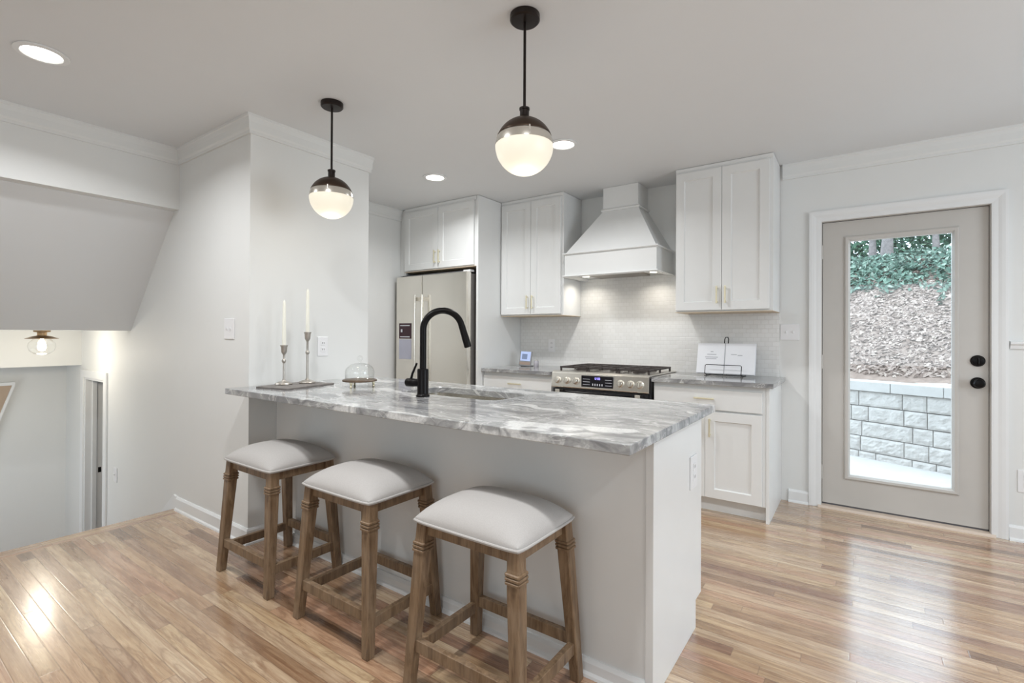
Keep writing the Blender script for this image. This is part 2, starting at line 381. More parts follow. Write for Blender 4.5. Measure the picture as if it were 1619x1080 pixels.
# chair rail beside the door
bm = BM(); sweep(bm, [(.749, D), (2.8, D)], [(0, 1.165), (.012, 1.165), (.016, 1.185), (.026, 1.195), (.026, 1.207), (.012, 1.213), (0, 1.213)], -1); struct('trim_9', bm, M['trim'])
# mosaic behind the range
bm = BM(); prism(bm, [(-2.868, ZC), (-.497, ZC), (-.497, 1.4156), (-1.165, 1.4156), (-1.165, 1.76), (-2.185, 1.76), (-2.185, 1.4156), (-2.868, 1.4156)], 'Y', D - .009, D)
struct('wall_backsplash', bm, M['tile'])

# ------------------------------------------------------------------ the exterior door
YD = D + .03
gx0, gx1, gz0, gz1 = -.057, .487, .252, 1.915
def wallcut(bm, x0, x1, z0, z1, hx0, hx1, hz0, hz1, y0, y1):
    def L(a, b, c, d, y): return [(a, y, c), (b, y, c), (b, y, d), (a, y, d)]
    o0, o1 = L(x0, x1, z0, z1, y0), L(x0, x1, z0, z1, y1); h0, h1 = L(hx0, hx1, hz0, hz1, y0), L(hx0, hx1, hz0, hz1, y1)
    R = [[bm.verts.new(p) for p in q] for q in (h1, h0, o0, o1)]
    for a, b in ((0, 1), (1, 2), (2, 3), (3, 0)):
        for i in range(4): bm.faces.new((R[a][i], R[a][(i + 1) % 4], R[b][(i + 1) % 4], R[b][i]))
    bmesh.ops.recalc_face_normals(bm, faces=bm.faces[:])
bm = BM(); wallcut(bm, DX0 + .006, DX1 - .006, .028, DZ1 - .007, gx0 - .004, gx1 + .004, gz0 - .004, gz1 + .004, YD, YD + .045)
door = struct('door_1', bm, M['door'], bevel=.002)
bm = BM()
for (yo, yi, i0, i1) in ((YD - .013, YD + .010, .034, 0),):
    def L(i, y): return [(gx0 - i, y, gz0 - i), (gx1 + i, y, gz0 - i), (gx1 + i, y, gz1 + i), (gx0 - i, y, gz1 + i)]
    rings(bm, [L(.036, YD), L(.034, YD - .008), L(.026, YD - .014), L(.012, YD - .012), L(.0, YD + .004), L(0, YD + .04), L(.004, YD + .04)], cap=False)
bmesh.ops.recalc_face_normals(bm, faces=bm.faces[:])
obj('lite_frame', bm, M['door'], door)
obj('glass_pane', B(gx0 - .003, gx1 + .003, YD + .018, YD + .026, gz0 - .003, gz1 + .003), M['pane'], door)
def knob(z, r, nm, stem):
    bm = BM(); m = axis_mat((.609, YD, z), (0, -1, 0))
    lathe(bm, [(.036, 0), (.036, .006), (.031, .011)] + ([(.012, .013), (.012, .03), (.024, .038), (r, .05), (r, .058), (.022, .068), (.008, .071)] if stem else [(.029, .018), (.012, .022)]), seg=28, mat=m)
    return obj(nm, bm, M['black'], door, smooth=True)
knob(.945, .029, 'knob', True); kb = knob(1.085, .03, 'deadbolt', False)
obj('turn_piece', B(.605, .613, YD - .038, YD - .018, 1.066, 1.104), M['black'], kb, bevel=.003)
bm = BM(); jx0, jx1 = DX0 - .02, DX1 + .02
box(bm, jx0, DX0 + .004, D - .001, D + .16, 0, DZ1 + .02); box(bm, DX1 - .004, jx1, D - .001, D + .16, 0, DZ1 + .02); box(bm, DX0 + .004, DX1 - .004, D - .001, D + .16, DZ1 - .004, DZ1 + .02)
obj('jamb', bm, M['door'], door)
bm = BM()
box(bm, DX0 - .0, DX0 + .008, YD + .004, YD + .03, .02, DZ1); box(bm, DX1 - .008, DX1, YD + .004, YD + .03, .02, DZ1); box(bm, DX0, DX1, YD + .004, YD + .03, DZ1 - .009, DZ1); box(bm, DX0, DX1, YD + .004, YD + .04, .012, .03)
obj('weatherstrip', bm, M['slot'], door)
bm = BM(); prism(bm, [(D - .035, 0), (D - .035, .006), (D - .02, .016), (D + .16, .02), (D + .16, 0)], 'X', DX0 - .018, DX1 + .018)
obj('threshold', bm, plain('pale_oak_threshold', (.72, .60, .50), .4), door)
bm = BM(); cw = .075
cp = [(0, 0), (0, .010), (.012, .012), (.03, .013), (.045, .018), (.060, .021), (cw, .021), (cw, 0)]
def casing(bm, x0, x1, z1, z0, y, cp):
    rs = []
    for (px_, pz_, sx, sz) in ((x0, z0, -1, 0), (x0, z1, -1, 1), (x1, z1, 1, 1), (x1, z0, 1, 0)):
        rs.append([(px_ + sx * w_, y - t_, pz_ + sz * w_) for w_, t_ in cp])
    rings(bm, rs); bmesh.ops.recalc_face_normals(bm, faces=bm.faces[:])
casing(bm, DX0, DX1, DZ1, 0.001, D, cp)
obj('casing', bm, M['trim'], door)
bm = BM()
for z in (.25, 1.05, 1.85): lathe(bm, [(.006, -.05), (.006, .05)], (DX0 + .002, YD - .004), 10, Matrix.Translation((0, 0, z)))
obj('hinge', bm, M['door'], door)

# ------------------------------------------------------------------ cabinets
def pull(bm, p, length, vertical=True, out=.032):
    x, y, z = p; h = length / 2; r = .0055
    if vertical:
        box(bm, x - r, x + r, y - out, y - out + .011, z - h, z + h)
        for s in (-1, 1): box(bm, x - .0045, x + .0045, y - out + .010, y, z + s * (h - .014) - .0045, z + s * (h - .014) + .0045)
    else:
        box(bm, x - h, x + h, y - out, y - out + .011, z - r, z + r)
        for s in (-1, 1): box(bm, x + s * (h - .014) - .0045, x + s * (h - .014) + .0045, y - out + .010, y, z - .0045, z + .0045)
    return bm
def upper(label, x0, x1, z0, z1, yf, top, group=None, pz=None, bottom=None):
    c = thing('upper_cabinet', label, 'cabinet', ((x0 + x1) / 2, D, z0), group)
    body = obj('body', B(x0, x1, yf + .021, D - .010, z0, top), M['cab'], c, bevel=.0015)
    xm = (x0 + x1) / 2; dz0 = z0 + .012
    for s, (a, b) in enumerate(((x0 + .004, xm - .0015), (xm + .0015, x1 - .022 if group != 'x' else x1 - .004))):
        bm = BM(); shaker(bm, a, b, dz0, z1, yf); d = obj('door', bm, M['cab'], c)
        px_ = b - .028 if s == 0 else a + .028
        obj('handle', pull(BM(), (px_, yf, (pz or dz0 + .05 + .062)), .128), M['gold'], d, bevel=.002)
    bm = BM(); box(bm, x0, x1, yf + .008, yf + .021, top - .022, top); box(bm, x0, x1, yf + .012, yf + .021, z1 + .004, top - .022); obj('top_rail', bm, M['cab'], c)
    bm = BM(); box(bm, x0, x1, yf + .004, D - .010, z0 - .004, z0); obj('bottom_panel', bm, plain('maple_cabinet_underside', (.62, .50, .36), .5), c)
    return c
G = 'white upper cabinets'
upper('white two-door upper cabinet between fridge side panel and range hood', -2.8638, -2.1755, 1.4156, 2.487, 3.854, CEIL - .003, G)
upper('white two-door upper cabinet above the open cookbook', -1.1735, -.4968, 1.4156, 2.487, 3.854, CEIL - .003, G)
upper('short white two-door cabinet above the stainless fridge', -3.845, -2.896, 1.872, 2.482, 3.50, CEIL - .003, G)
bm = BM(); box(bm, XL + .001, -3.848, 3.53, 3.56, 1.84, CEIL - .003); tag(obj('filler_strip', bm, M['cab']), 'narrow white filler strip between fridge cabinet and side wall', 'filler')
tag(obj('fridge_panel', B(-2.893, -2.871, 3.512, D - .002, 0, CEIL - .003), M['cab'], bevel=.002), 'tall white panel standing beside the stainless fridge', 'panel')

def base(name, label, x0, x1, doors, side_right=False):
    yf = 3.588; c = thing(name, label, 'cabinet', ((x0 + x1) / 2, 3.9, 0), 'white base cabinets')
    bm = BM(); prism(bm, [(3.609, .105), (3.609, ZC - .033), (D - .002, ZC - .033), (D - .002, 0), (3.685, 0), (3.685, .105)], 'X', x0 + (.0 if not side_right else .0), x1 - (.02 if side_right else 0))
    obj('body', bm, M['cab'], c)
    if side_right:
        bm = BM(); prism(bm, [(3.606, 0), (3.606, ZC - .033), (D - .002, ZC - .033), (D - .002, 0)], 'X', x1 - .0195, x1); obj('end_panel', bm, M['cab'], c, bevel=.001)
    fx1 = x1 - (.04 if side_right else .004)
    obj('toe_kick', B(x0, x1 - (.02 if side_right else 0), 3.670, 3.684, 0, .10), M['cab'], c)
    bm = BM(); slab(bm, x0 + .006, fx1, .722, .862, yf); d = obj('drawer', bm, M['cab'], c)
    obj('handle', pull(BM(), ((x0 + fx1) / 2, yf, .80), .135, False), M['gold'], d, bevel=.002)
    n = doors; w_ = (fx1 - x0 - .006) / n
    for k in range(n):
        a = x0 + .006 + k * w_; bm = BM(); shaker(bm, a + .001, a + w_ - .001, .112, .708, yf); d = obj('door', bm, M['cab'], c)
        obj('handle', pull(BM(), (a + (.036 if (k == n - 1 and n > 1) else w_ - .036), yf, .60), .128), M['gold'], d, bevel=.002)
    return c
base('base_cabinet', 'white base cabinet between fridge panel and stainless range', -2.869, -2.124, 2)
base('base_cabinet', 'white base cabinet between range and exterior door', -1.252, -.483, 2, True)
def counter(bm, outer, z0, z1, hole=None):
    vs = [bm.verts.new((x, y, z0)) for x, y in outer]; es = [bm.edges.new((vs[i], vs[(i + 1) % len(vs)])) for i in range(len(vs))]
    if hole:
        hv = [bm.verts.new((x, y, z0)) for x, y in hole]; es += [bm.edges.new((hv[i], hv[(i + 1) % len(hv)])) for i in range(len(hv))]
    bmesh.ops.triangle_fill(bm, use_beauty=True, use_dissolve=False, edges=es)
    r = bmesh.ops.extrude_face_region(bm, geom=bm.faces[:])
    bmesh.ops.translate(bm, vec=(0, 0, z1 - z0), verts=[v for v in r['geom'] if isinstance(v, bmesh.types.BMVert)])
    bmesh.ops.recalc_face_normals(bm, faces=bm.faces[:])
def rect(x0, x1, y0, y1): return [(x0, y0), (x1, y0), (x1, y1), (x0, y1)]
def rrect(x0, x1, y0, y1, r, k=6):
    o = []
    for cx_, cy_, a0 in ((x1 - r, y0 + r, -90), (x1 - r, y1 - r, 0), (x0 + r, y1 - r, 90), (x0 + r, y0 + r, 180)):
        for i in range(k + 1):
            a = math.radians(a0 + 90 * i / k); o.append((cx_ + r * math.cos(a), cy_ + r * math.sin(a)))
    return o
for nm, lab, a, b in (('l', 'grey stone countertop beside the fridge panel, holding the small display', -2.869, -2.118), ('r', 'grey stone countertop under the open cookbook', -1.258, -.455)):
    bm = BM(); counter(bm, rect(a, b, 3.562, D - .010), ZC - .032, ZC)
    tag(obj('countertop', bm, M['stone'], bevel=.003, org=((a + b) / 2, 3.9, ZC - .032)), lab, 'countertop', 'grey stone countertops')

# ------------------------------------------------------------------ island
XI, YI0, YI1, YK, XE = -.5314, 1.3328, 2.3408, 1.636, -.566
isl = thing('kitchen_island', 'long white kitchen island behind the three stools', 'island', ((XS + XE) / 2, 1.95, 0))
obj('knee_panel', B(XS + .002, XE - .024, YK, YK + .02, 0, ZC - .033), M['cab'], isl)
bm = BM(); box(bm, XS + .002, -2.10, YK + .021, 2.238, .11, ZC - .033); box(bm, -1.34, XE - .021, YK + .021, 2.238, .11, ZC - .033); box(bm, -2.10, -1.34, YK + .021, 2.238, .11, .62); box(bm, XS + .002, XE - .021, YK + .021, 2.158, 0, .11)
obj('carcass', bm, M['cab'], isl)
bm = BM(); prism(bm, [(YK + .004, 0), (2.158, 0), (2.158, .118), (2.240, .118), (2.240, ZC - .033), (YK + .004, ZC - .033)], 'X', XE - .02, XE); obj('end_panel', bm, M['cab'], isl, bevel=.0012)
obj('corner_post', B(XE - .028, XE + .001, YK - .007, YK + .013, 0, ZC - .033), M['cab'], isl, bevel=.002)
bm = BM(); sweep(bm, [(XS + .026, YK), (XE - .028, YK)], base_prof(.062), -1); obj('baseboard', bm, M['trim'], isl)
for k in range(5):
    a = XS + .01 + k * (XE - XS - .012) / 5; b = a + (XE - XS - .012) / 5 - .004
    bm = BM(); shaker(bm, -b, -a, .125, .885, -2.262); bmesh.ops.rotate(bm, cent=(0, 0, 0), matrix=Matrix.Rotation(PI, 3, 'Z'), verts=bm.verts[:]); obj('door', bm, M['cab'], isl)
SX0, SX1, SY0, SY1 = -2.035, -1.40, 1.835, 2.135
bm = BM(); counter(bm, rect(XS + .002, XI, YI0, YI1), ZC - .032, ZC, rrect(SX0, SX1, SY0, SY1, .06))
tag(obj('countertop', bm, M['stone'], bevel=.003, org=((XS + XI) / 2, 1.8, ZC - .032)), 'large grey veined stone countertop on the island', 'countertop', 'grey stone countertops')
# sink
snk = thing('sink', 'undermount stainless sink set in the island countertop', 'sink', ((SX0 + SX1) / 2, (SY0 + SY1) / 2, .70))
bm = BM(); e = .004
def ZR(i, z, r): return [(x, y, z) for x, y in rrect(SX0 - e + i, SX1 + e - i, SY0 - e + i, SY1 + e - i, r)]
rings(bm, [ZR(-.02, ZC - .033, .08), ZR(0, ZC - .033, .062), ZR(.004, .72, .06), ZR(.05, .705, .03)], cap=False)
bm.verts.ensure_lookup_table(); bm.faces.new(bm.verts[-28:])
bmesh.ops.recalc_face_normals(bm, faces=bm.faces[:])
o = obj('basin', bm, M['steel'], snk, smooth=True); md = o.modifiers.new('thick', 'SOLIDIFY'); md.thickness = .0015; md.offset = -1
bm = BM(); lathe(bm, [(.042, .706), (.042, .709), (.03, .7095), (.026, .707)], ((SX0 + SX1) / 2, (SY0 + SY1) / 2), 24); obj('drain', bm, M['steel'], snk, smooth=True)
# faucet
FX, FY = -1.782, 1.750; fa = math.radians(50); fd = Vector((math.cos(fa), math.sin(fa), 0))
fau = thing('kitchen_faucet', 'tall matte black gooseneck faucet behind the island sink', 'faucet', (FX, FY, ZC))
bm = BM(); lathe(bm, [(.034, ZC), (.034, ZC + .007), (.029, ZC + .012), (.028, ZC + .02), (.028, 1.058), (.026, 1.064), (.018, 1.066)], (FX, FY), 28); obj('base', bm, M['black'], fau, smooth=True)
R_ = .098; cz = 1.357 - R_
pts = [Vector((FX, FY, 1.05)), Vector((FX, FY, 1.15)), Vector((FX, FY, cz - .03))]
for i in range(25):
    th = PI - (PI - .28) * i / 24; pts.append(Vector((FX, FY, cz)) + fd * (R_ + R_ * math.cos(th)) + Vector((0, 0, R_ * math.sin(th))))
end = pts[-1]; dr = (pts[-1] - pts[-2]).normalized()
pts.append(end + dr * .012)
bm = BM(); tube(bm, pts, .0165, 16); obj('spout', bm, M['black'], fau, smooth=True)
bm = BM(); p0 = end + dr * .005; dr2 = (dr + Vector((0, 0, -.15))).normalized()
tube(bm, [p0, p0 + dr2 * .05, p0 + dr2 * .055, p0 + dr2 * .112, p0 + dr2 * .115], [.0172, .0176, .0186, .0190, .016], 18); obj('spray_head', bm, M['black'], fau, smooth=True)
hd = Vector((-.80, -.25, 0)).normalized()
bm = BM(); hb = Vector((FX, FY, .994))
lathe(bm, [(.020, .015), (.020, .045), (.0215, .05), (.0215, .088), (.017, .094), (.006, .096)], seg=20, mat=axis_mat(hb, hd)); hub = obj('handle_hub', bm, M['black'], fau, smooth=True)
hp = hb + hd * .068
bm = BM(); tube(bm, [hp + Vector((0, 0, .014)), hp + Vector((.008, .004, .045)), hp + Vector((.030, .012, .098))], [.0062, .006, .005], 10); obj('lever', bm, M['black'], hub, smooth=True)

# ------------------------------------------------------------------ stools
def quad(cx_, cy_, z, h):
    c = h * .16
    return [(cx_ - h + c, cy_ - h, z), (cx_ + h - c, cy_ - h, z), (cx_ + h, cy_ - h + c, z), (cx_ + h, cy_ + h - c, z), (cx_ + h - c, cy_ + h, z), (cx_ - h + c, cy_ + h, z), (cx_ - h, cy_ + h - c, z), (cx_ - h, cy_ - h + c, z)]
def make_stool(label, X, Y):
    st = thing('counter_stool', label, 'stool', (X, Y, 0), 'counter stools at the island')
    ta, tb, ba, bb, zt = .196, .148, .234, .184, .5745   # leg centres at top and at the floor
    def at(sx, sy, z):
        f = z / zt; return X + sx * (ba + (ta - ba) * f), Y + sy * (bb + (tb - bb) * f)
    for sx in (-1, 1):
        for sy in (-1, 1):
            bm = BM(); rs = []
            for z, h in ((0, .0165), (.006, .0185), (.45, .0235), (.51, .0235), (.518, .0225), (zt, .0225)):
                c_ = at(sx, sy, z); rs.append(quad(c_[0], c_[1], z, h))
            rings(bm, rs); leg = obj('leg', bm, M['oak'], st)
            bm = BM()
            for z in (.478, .4905, .503):
                c_ = at(sx, sy, z); rings(bm, [quad(c_[0], c_[1], z - .0055, .0245), quad(c_[0], c_[1], z - .003, .0283), quad(c_[0], c_[1], z + .003, .0283), quad(c_[0], c_[1], z + .0055, .0245)])
            obj('collar', bm, M['oak'], leg)
    za, zb = .532, .5735
    for sy in (-1, 1):
        x0, y0 = at(-1, sy, .55); x1, _ = at(1, sy, .55); obj('apron', B(x0 + .015, x1 - .015, y0 - sy * .004 - .011, y0 - sy * .004 + .011, za, zb), M['oak'], st, bevel=.002)
        z0 = .128; x0, y0 = at(-1, sy, .15); x1, _ = at(1, sy, .15); obj('stretcher', B(x0 + .012, x1 - .012, y0 - .0115, y0 + .0115, z0, z0 + .042), M['oak'], st, bevel=.002)
    for sx in (-1, 1):
        x0, y0 = at(sx, -1, .55); _, y1 = at(sx, 1, .55); obj('apron', B(x0 - sx * .004 - .011, x0 - sx * .004 + .011, y0 + .015, y1 - .015, za, zb), M['oak'], st, bevel=.002)
        z0 = .102; x0, y0 = at(sx, -1, .13); _, y1 = at(sx, 1, .13); obj('stretcher', B(x0 - .0115, x0 + .0115, y0 + .012, y1 - .012, z0, z0 + .042), M['oak'], st, bevel=.002)
    # cushion: a domed pad over a welt
    A_, B_, z0 = .228, .182, .5746; nu, nv = 30, 26; bm = BM(); g = []
    def pt(u, v):
        u2 = math.sin(u * PI / 2); v2 = math.sin(v * PI / 2)
        h = .016 + .074 * (max(0, 1 - abs(u2) ** 3.0) ** .60) * (max(0, 1 - abs(v2) ** 3.0) ** .60)
        if abs(u) > .999 or abs(v) > .999: h = .012
        ax = A_ * (1 - .035 * abs(v2) ** 8); by = B_ * (1 - .04 * abs(u2) ** 8)
        return (X + ax * u2, Y + by * v2, z0 + h)
    for i in range(nu + 1): g.append([bm.verts.new(pt(-1 + 2 * i / nu, -1 + 2 * j / nv)) for j in range(nv + 1)])
    for i in range(nu):
        for j in range(nv): bm.faces.new((g[i][j], g[i + 1][j], g[i + 1][j + 1], g[i][j + 1]))
    edge = [g[i][0] for i in range(nu)] + [g[nu][j] for j in range(nv)] + [g[i][nv] for i in range(nu, 0, -1)] + [g[0][j] for j in range(nv, 0, -1)]
    low = [bm.verts.new((v.co.x, v.co.y, z0)) for v in edge]; n = len(edge)
    for i in range(n): bm.faces.new((edge[i], low[i], low[(i + 1) % n], edge[(i + 1) % n]))
    bm.faces.new(low); bmesh.ops.recalc_face_normals(bm, faces=bm.faces[:])
    rim = [Vector((v.co.x, v.co.y, z0 + .008)) for v in edge]
    cu = obj('cushion', bm, M['linen'], st, smooth=True)
    bm = BM(); cc = Vector((X, Y, z0 + .008)); tube(bm, [cc + (p - cc) * 1.008 for p in rim], .0048, 8, True); obj('piping', bm, M['linen'], cu, smooth=True)
    return st
stool = make_stool('wooden counter stool with linen seat beside the wall corner', -2.487, 1.411)
index_kids()
for lab, x, y in (('middle wooden counter stool with linen seat, between two others', -1.765, 1.407), ('wooden counter stool with linen seat by the island corner post', -1.062, 1.400)):
    s2 = copy_tree(stool); s2.location = (x, y, 0); s2['label'] = lab

# ------------------------------------------------------------------ pendants and ceiling lights
def pendant(label, x, y):
    p = thing('pendant_light', label, 'pendant light', (x, y, CEIL), 'globe pendants over the island'); R, cz = .117, 1.993
    bm = BM(); lathe(bm, [(.020, CEIL - .001), (.060, CEIL - .001), (.060, CEIL - .022), (.054, CEIL - .028), (.012, CEIL - .030)], (x, y), 32); obj('canopy', bm, M['dark_bronze'], p, smooth=True)
    bm = BM(); lathe(bm, [(.0058, 2.14), (.0058, CEIL - .028)], (x, y), 12); obj('rod', bm, M['dark_bronze'], p, smooth=True)
    bm = BM(); lathe(bm, [(.010, 2.150), (.021, 2.150), (.021, 2.142), (.0185, 2.140), (.0185, 2.105), (.022, 2.10)], (x, y), 24); obj('socket_cap', bm, M['dark_bronze'], p, smooth=True)
    za = 2.036; pr = []; a0 = math.asin((za - cz) / R)
    for i in range(15):
        a = a0 + (PI / 2 - a0 - .16) * i / 14; pr.append((R * math.cos(a), cz + R * math.sin(a)))
    bm = BM(); lathe(bm, pr, (x, y), 40, cap=False); o = obj('shade', bm, M['bronze'], p, smooth=True); s = o.modifiers.new('thick', 'SOLIDIFY'); s.thickness = .003; s.offset = -1
    bm = BM(); zt, zb = za, cz + .006; lathe(bm, [(R * math.cos(a0) - .002, zt), (.5 * (R * math.cos(a0) + R) + .001, .5 * (zt + zb)), (R - .001, zb)], (x, y), 40, cap=False); o = obj('collar', bm, M['nickel'], p, smooth=True)
    for k in range(4):
        bm = BM(); a = PI / 4 + k * PI / 2; r1 = R * math.cos(a0)
        tube(bm, [(x + (r1 - .004) * math.cos(a), y + (r1 - .004) * math.sin(a), zt + .004), (x + (R - .004) * math.cos(a), y + (R - .004) * math.sin(a), zb)], .0045, 6)
        obj('clip', bm, M['pewter'], p)
    bm = BM(); pr = [(.02, cz + .008), (R - .004, cz + .008)] + [(R * math.cos(PI / 2 * i / 14), cz + .004 - R * math.sin(PI / 2 * i / 14)) for i in range(14)] + [(.003, cz + .004 - R)]
    lathe(bm, pr, (x, y), 40); obj('globe', bm, M['opal'], p, smooth=True)
    lamp('pendant_bulb', 'POINT', (x, y, cz - R - .03), 1.9, (1, .90, .74), shadow_soft_size=.09)
pendant('bronze globe pendant light hanging above the candlestick tray', -2.41, 1.654)
pendant('bronze globe pendant light hanging above the sink end of the island', -1.105, 1.641)
def recessed(label, x, y, power):
    r = thing('recessed_light', label, 'ceiling light', (x, y, CEIL), 'recessed ceiling lights')
    bm = BM(); lathe(bm, [(.072, CEIL - .001), (.098, CEIL - .001), (.098, CEIL - .006), (.076, CEIL - .009), (.072, CEIL - .006)], (x, y), 36, cap=False); obj('trim_ring', bm, M['trim'], r, smooth=True)
    bm = BM(); lathe(bm, [(.002, CEIL - .004), (.073, CEIL - .004)], (x, y), 36, cap=False); obj('lens', bm, M['led'], r)
    if power: lamp('recessed_lamp', 'AREA', (x, y, CEIL - .012), power, (.965, .985, 1.0), shape='DISK', size=.145, spread=math.radians(150))
recessed('round recessed ceiling light near the stairwell beam', -3.085, .591, 12.5)
recessed('round recessed ceiling light in front of the fridge cabinet', -2.848, 2.921, 9.5)
recessed('round recessed ceiling light beside the globe of the sink-side pendant', -1.640, 2.905, 11)
for x, y, e in ((-1.72, .80, 14), (-.36, .80, 14), (1.2, .6, 10), (1.1, 2.6, 9)): lamp('recessed_lamp', 'AREA', (x, y, CEIL - .012), e, (.965, .985, 1.0), shape='DISK', size=.145, spread=math.radians(150))  # lamps out of frame; the last one is added to brighten the door wall

# small flush light of the lower hall
fl = thing('flush_light', 'small brass ceiling light with clear glass over the stairs', 'ceiling light', (-5.42, 1.055, 1.253)); fx, fy = -5.42, 1.055
bm = BM(); lathe(bm, [(.01, 1.2525), (.052, 1.2525), (.052, 1.240), (.03, 1.236), (.030, 1.205), (.026, 1.20)], (fx, fy), 28); obj('canopy', bm, plain('aged_brass', (.42, .29, .17), .35, .9), fl, smooth=True)
bm = BM(); lathe(bm, [(.026, 1.212), (.060, 1.204), (.103, 1.186), (.101, 1.184), (.058, 1.200), (.026, 1.207)], (fx, fy), 32, cap=False); obj('shade', bm, plain('aged_brass_shade', (.36, .26, .17), .4, .8), fl, smooth=True)
bm = BM(); lathe(bm, [(.03, 1.20), (.055, 1.180), (.082, 1.15), (.086, 1.12), (.075, 1.085), (.045, 1.062), (.004, 1.056)], (fx, fy), 32, cap=False); obj('glass_globe', bm, M['glass'], fl, smooth=True)
bm = BM(); lathe(bm, [(.010, 1.20), (.012, 1.165), (.024, 1.14), (.028, 1.115), (.020, 1.092), (.004, 1.084)], (fx, fy), 20); obj('bulb', bm, M['bulb'], fl, smooth=True)
lamp('hall_bulb', 'POINT', (fx, fy, 1.03), 6.5, (1, .92, .78), shadow_soft_size=.05)

# ------------------------------------------------------------------ range hood
hood = thing('range_hood', 'white tapered wooden range hood above the gas range', 'range hood', (-1.712, D, 1.74))
hx0, hx1, hy, hz0, hz1 = -2.1227, -1.3011, 3.795, 1.740, 1.950
YW = D - .001
bm = BM(); th = .02
for a in ((hx0, hx1, hy, hy + th, hz0, hz1), (hx0, hx0 + th, hy + th, YW, hz0, hz1), (hx1 - th, hx1, hy + th, YW, hz0, hz1), (hx0 + th, hx1 - th, hy + th, YW, hz0 + .025, hz0 + .035)): box(bm, *a)
obj('band', bm, M['cab'], hood)
bm = BM()
for z in (hz0 + .002, hz1 - .012): sweep(bm, [(hx0, YW), (hx0, hy), (hx1, hy), (hx1, YW)], [(0, z), (.012, z), (.017, z + .006), (.012, z + .014), (0, z + .014)], -1)
obj('band_moulding', bm, M['cab'], hood)
cx0, cx1, cy, cz_ = -1.8449, -1.5259, 3.9853, 2.320
bm = BM(); rings(bm, [[(hx0 + .006, hy + .006, hz1), (hx1 - .006, hy + .006, hz1), (hx1 - .006, YW, hz1), (hx0 + .006, YW, hz1)], [(cx0, cy, cz_), (cx1, cy, cz_), (cx1, YW, cz_), (cx0, YW, cz_)]]); obj('canopy', bm, M['cab'], hood)
bm = BM(); box(bm, cx0, cx1, cy, YW, cz_, CEIL - .002); obj('chimney', bm, M['cab'], hood)
bm = BM(); sweep(bm, [(cx0, YW), (cx0, cy), (cx1, cy), (cx1, YW)], [(0, cz_ - .006), (.013, cz_ - .002), (.018, cz_ + .008), (.010, cz_ + .018), (0, cz_ + .022)], -1); obj('chimney_moulding', bm, M['cab'], hood)
bm = BM(); box(bm, hx0 + .18, hx1 - .18, hy + .10, YW - .06, hz0 + .012, hz0 + .026); obj('filter', bm, plain('filter_steel', (.30, .27, .24), .35, .8), hood)
for x in (hx0 + .10, hx1 - .10):
    bm = BM(); lathe(bm, [(.03, hz0 + .020), (.03, hz0 + .0255), (.002, hz0 + .0255)], (x, hy + .22), 20); obj('lamp_lens', bm, emis('lit_hood_lamp', (1, .88, .68), 4), hood)
    lamp('hood_lamp', 'AREA', (x, hy + .22, hz0 + .014), .85, (1, .93, .82), shape='DISK', size=.06, spread=math.radians(140))

# ------------------------------------------------------------------ gas range
rx0, rx1, ry = -2.103, -1.272, 3.545
rng = thing('gas_range', 'stainless slide-in gas range under the white hood', 'range', ((rx0 + rx1) / 2, 3.9, 0))
obj('body', B(rx0 + .004, rx1 - .004, 3.60, D - .012, 0, .925), M['steel_side'], rng)
obj('side_strip', B(rx1 - .004, rx1 + .010, 3.572, 3.60, .02, .915), M['blackglass'], rng)
bm = BM(); prism(bm, [(3.552, .805), (ry, .812), (ry + .012, .925), (ry + .03, .938), (3.62, .938), (3.62, .805)], 'X', rx0, rx1); cp_ = obj('control_panel', bm, M['steel'], rng, bevel=.002)
def ypan(z): return ry + (z - .812) / (.925 - .812) * .012
for x in (-2.045, -1.958, -1.876, -1.494, -1.413, -1.340):
    bm = BM(); m = axis_mat((x, ypan(.865) + .001, .865), (0, -1, .106))
    lathe(bm, [(.030, 0), (.030, .004), (.025, .006), (.0235, .030), (.020, .034), (.004, .035)], seg=24, mat=m); k_ = obj('knob', bm, M['steel'], rng, smooth=True)
    bm = BM(); box(bm, x - .003, x + .003, ypan(.865) - .040, ypan(.865) - .030, .848, .885); obj('pointer', bm, M['steel'], k_, bevel=.001)
bm = BM(); box(bm, -1.825, -1.552, ypan(.868) - .006, ypan(.868) + .02, .822, .913); disp = obj('display', bm, M['blackglass'], rng, bevel=.002)
yy = ypan(.868) - .0065
bm = BM(); sgm = {'1': 'bc', '2': 'abged', '0': 'abcdef'}
def digit(bm, ch, x, z, w_, h, y):
    t = .0022
    q = dict(a=(0, w_, h - t, h), d=(0, w_, 0, t), g=(0, w_, h / 2 - t / 2, h / 2 + t / 2), b=(w_ - t, w_, h / 2, h), c=(w_ - t, w_, 0, h / 2), f=(0, t, h / 2, h), e=(0, t, 0, h / 2))
    for s in sgm[ch]: a, b, c, d = q[s]; box(bm, x + a, x + b, y - .001, y, z + c, z + d)
for i, ch in enumerate('1200'): digit(bm, ch, -1.712 + i * .0125 + (.004 if i > 1 else 0), .884, .009, .017, yy)
obj('clock_digits', bm, M['screen_blue'], disp)
for nm, x0, n_, st_ in (('key_row', -1.81, 4, .017), ('key_row', -1.618, 4, .015)):
    for j in range(3):
        z = .84 + j * .022; obj(nm, B(x0, x0 + (n_ - 1) * st_ + .010, yy - .001, yy, z, z + .003), M['key'], disp)
for i in range(5): obj('key', B(-1.728 + i * .02, -1.720 + i * .02, yy - .001, yy, .836, .852), M['key'], disp)
dr_ = obj('oven_door', B(rx0 + .006, rx1 - .006, 3.562, 3.60, .18, .795), M['blackglass'], rng, bevel=.004)
bm = BM(); tube(bm, [(rx0 + .05, 3.512, .758), (rx1 - .05, 3.512, .758)], .013, 16); obj('handle', bm, M['steel'], dr_, smooth=True)
